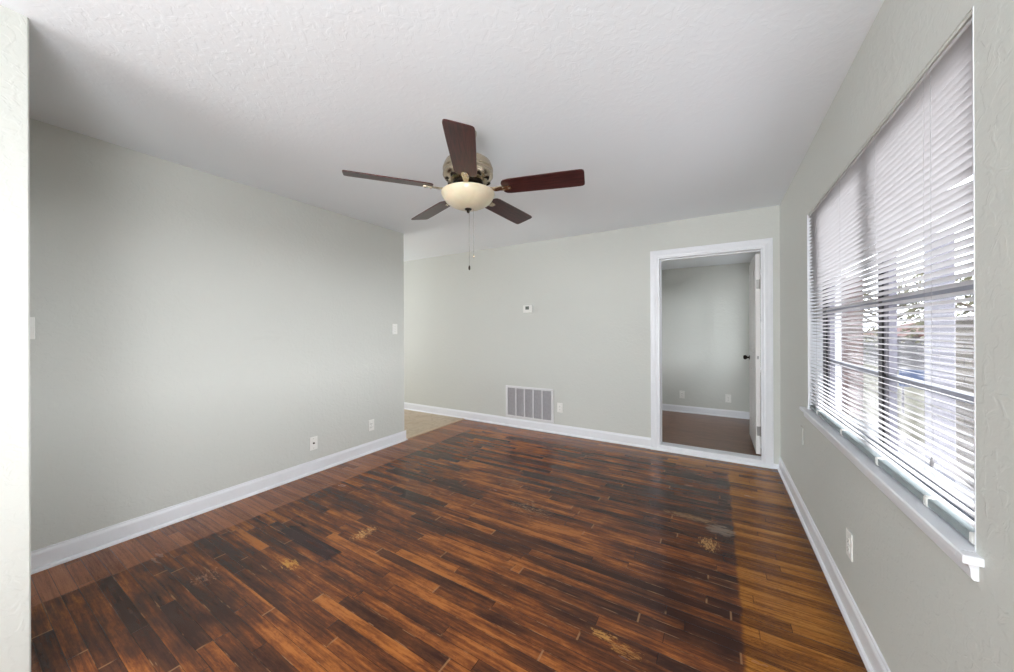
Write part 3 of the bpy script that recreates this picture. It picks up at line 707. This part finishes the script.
# ------------------------------------------------------------------ outside the window
struct(boxes('ground', [(XR+RW, 70, -25, 80, -1.1, -1.0)], M['grass']), 'dry lawn outside the window')
struct(boxes('ground_porch', [(XR+RW, 2.6, -3, 12, -1.0, -.42)], M['concrete']), 'concrete porch slab outside the window')
struct(boxes('street', [(9, 15, -25, 80, -.998, -.985)], M['asphalt']), 'street in front of the house')
struct(boxes('kerb', [(8.7, 9.0, -25, 80, -.998, -.87)], M['concrete']), 'pale kerb at the street')
pp = thing('porch_post', 'square white porch post outside the window', 'post', (2.0, 5.42, -.42))
boxes('shaft', [(-.08, .08, -.08, .08, .12, 2.7)], M['post'], pp, bevel=.006)
boxes('plinth', [(-.10, .10, -.10, .10, 0, .12)], M['post'], pp, bevel=.006)
tag(boxes('brick_pillar', [(2.1, 2.42, 9.2, 9.55, -.42, 2.3)], M['brick']), 'reddish brick porch pillar outside, left of the white post', 'pillar')
tag(boxes('stone_wall', [(3.4, 9.0, 9.0, 9.25, -1.0, 1.42), (3.35, 9.05, 8.97, 9.28, 1.42, 1.48)], M['stone']), 'tan stone garden wall outside the window', 'garden wall')
hs = thing('neighbour_house', 'grey neighbouring house with red-brown gable roof across the street', 'house', (14.5, 36, -1.0))
boxes('walls', [(-4, 4, -5, 5, 0, 1.9)], M['siding'], hs)
bm = bmesh.new(); r0 = []
for yy in (-5.4, 5.4):
    r0.append([bm.verts.new(p) for p in ((-4.5, yy, 1.85), (4.5, yy, 1.85), (0, yy, 3.0))])
bm.faces.new(r0[0]); bm.faces.new(r0[1][::-1])
for i_ in range(3): bm.faces.new((r0[0][i_], r0[0][(i_+1) % 3], r0[1][(i_+1) % 3], r0[1][i_]))
build('roof', bm, M['roof'], hs)
boxes('window', [(-2.6, -1.4, -5.03, -4.99, .7, 1.6)], M['dmetal'], hs); boxes('window', [(1.4, 2.6, -5.03, -4.99, .7, 1.6)], M['dmetal'], hs)
boxes('front_door', [(-.5, .5, -5.04, -4.99, 0, 1.75)], M['post'], hs)
sg = thing('yard_sign', 'small blue yard sign outside the window', 'sign', (4.6, 13.5, -1.0))
boxes('board', [(-.35, .35, -.02, .02, .75, 1.2)], M['blue'], sg); boxes('stake', [(-.30, -.26, -.02, .02, 0, .75)], M['post'], sg); boxes('stake', [(.26, .30, -.02, .02, 0, .75)], M['post'], sg)
def tree(x, y, hgt, rad, label, seed):
    rnd_ = random.Random(seed)
    t_ = thing('leafy_tree', label, 'tree', (x, y, -1.0), 0, 'trees outside the window')
    bm = bmesh.new(); tube_bm(bm, [(0, 0, 0), (.05, .02, hgt*.35), (.0, .1, hgt*.6), (.1, .0, hgt*.9)], [.16, .12, .08, .02], 8)
    tips = []
    for i_ in range(16):
        a = rnd_.uniform(0, 2*PI); z0 = hgt*rnd_.uniform(.35, .8); rr = rad*rnd_.uniform(.5, 1); z1 = z0+hgt*rnd_.uniform(.08, .25)
        tips.append(Vector((rr*math.cos(a), rr*math.sin(a), z1)))
        tube_bm(bm, [(0, .03, z0), (rr*.5*math.cos(a+.2), rr*.5*math.sin(a+.2), (z0+z1)/2), tips[-1]], [.05, .03, .012], 5)
    build('trunk', bm, M['bark'], t_)
    bm = bmesh.new()
    for tp_ in tips:
        for q in range(55):
            p = tp_*rnd_.uniform(.7, 1.05)+Vector((rnd_.gauss(0, .28*rad*.6), rnd_.gauss(0, .28*rad*.6), rnd_.gauss(0, .2*rad*.6)))
            n_ = Vector((rnd_.gauss(0, 1), rnd_.gauss(0, 1), rnd_.gauss(0, 1))).normalized(); a_ = n_.orthogonal()*.09; b_ = n_.cross(a_).normalized()*.05
            vs = [bm.verts.new(p+a_), bm.verts.new(p+b_), bm.verts.new(p-a_), bm.verts.new(p-b_)]; bm.faces.new(vs)
    build('leaves', bm, M['leaf'], t_)
tree(5.5, 11.8, 4.2, 1.8, 'pale leafy tree behind the stone garden wall outside', 1)
tree(6.5, 22, 4.6, 2.2, 'bare-branched leafy tree near the street outside', 2)
tree(8.0, 44, 5.6, 3.0, 'distant leafy tree down the street', 3)
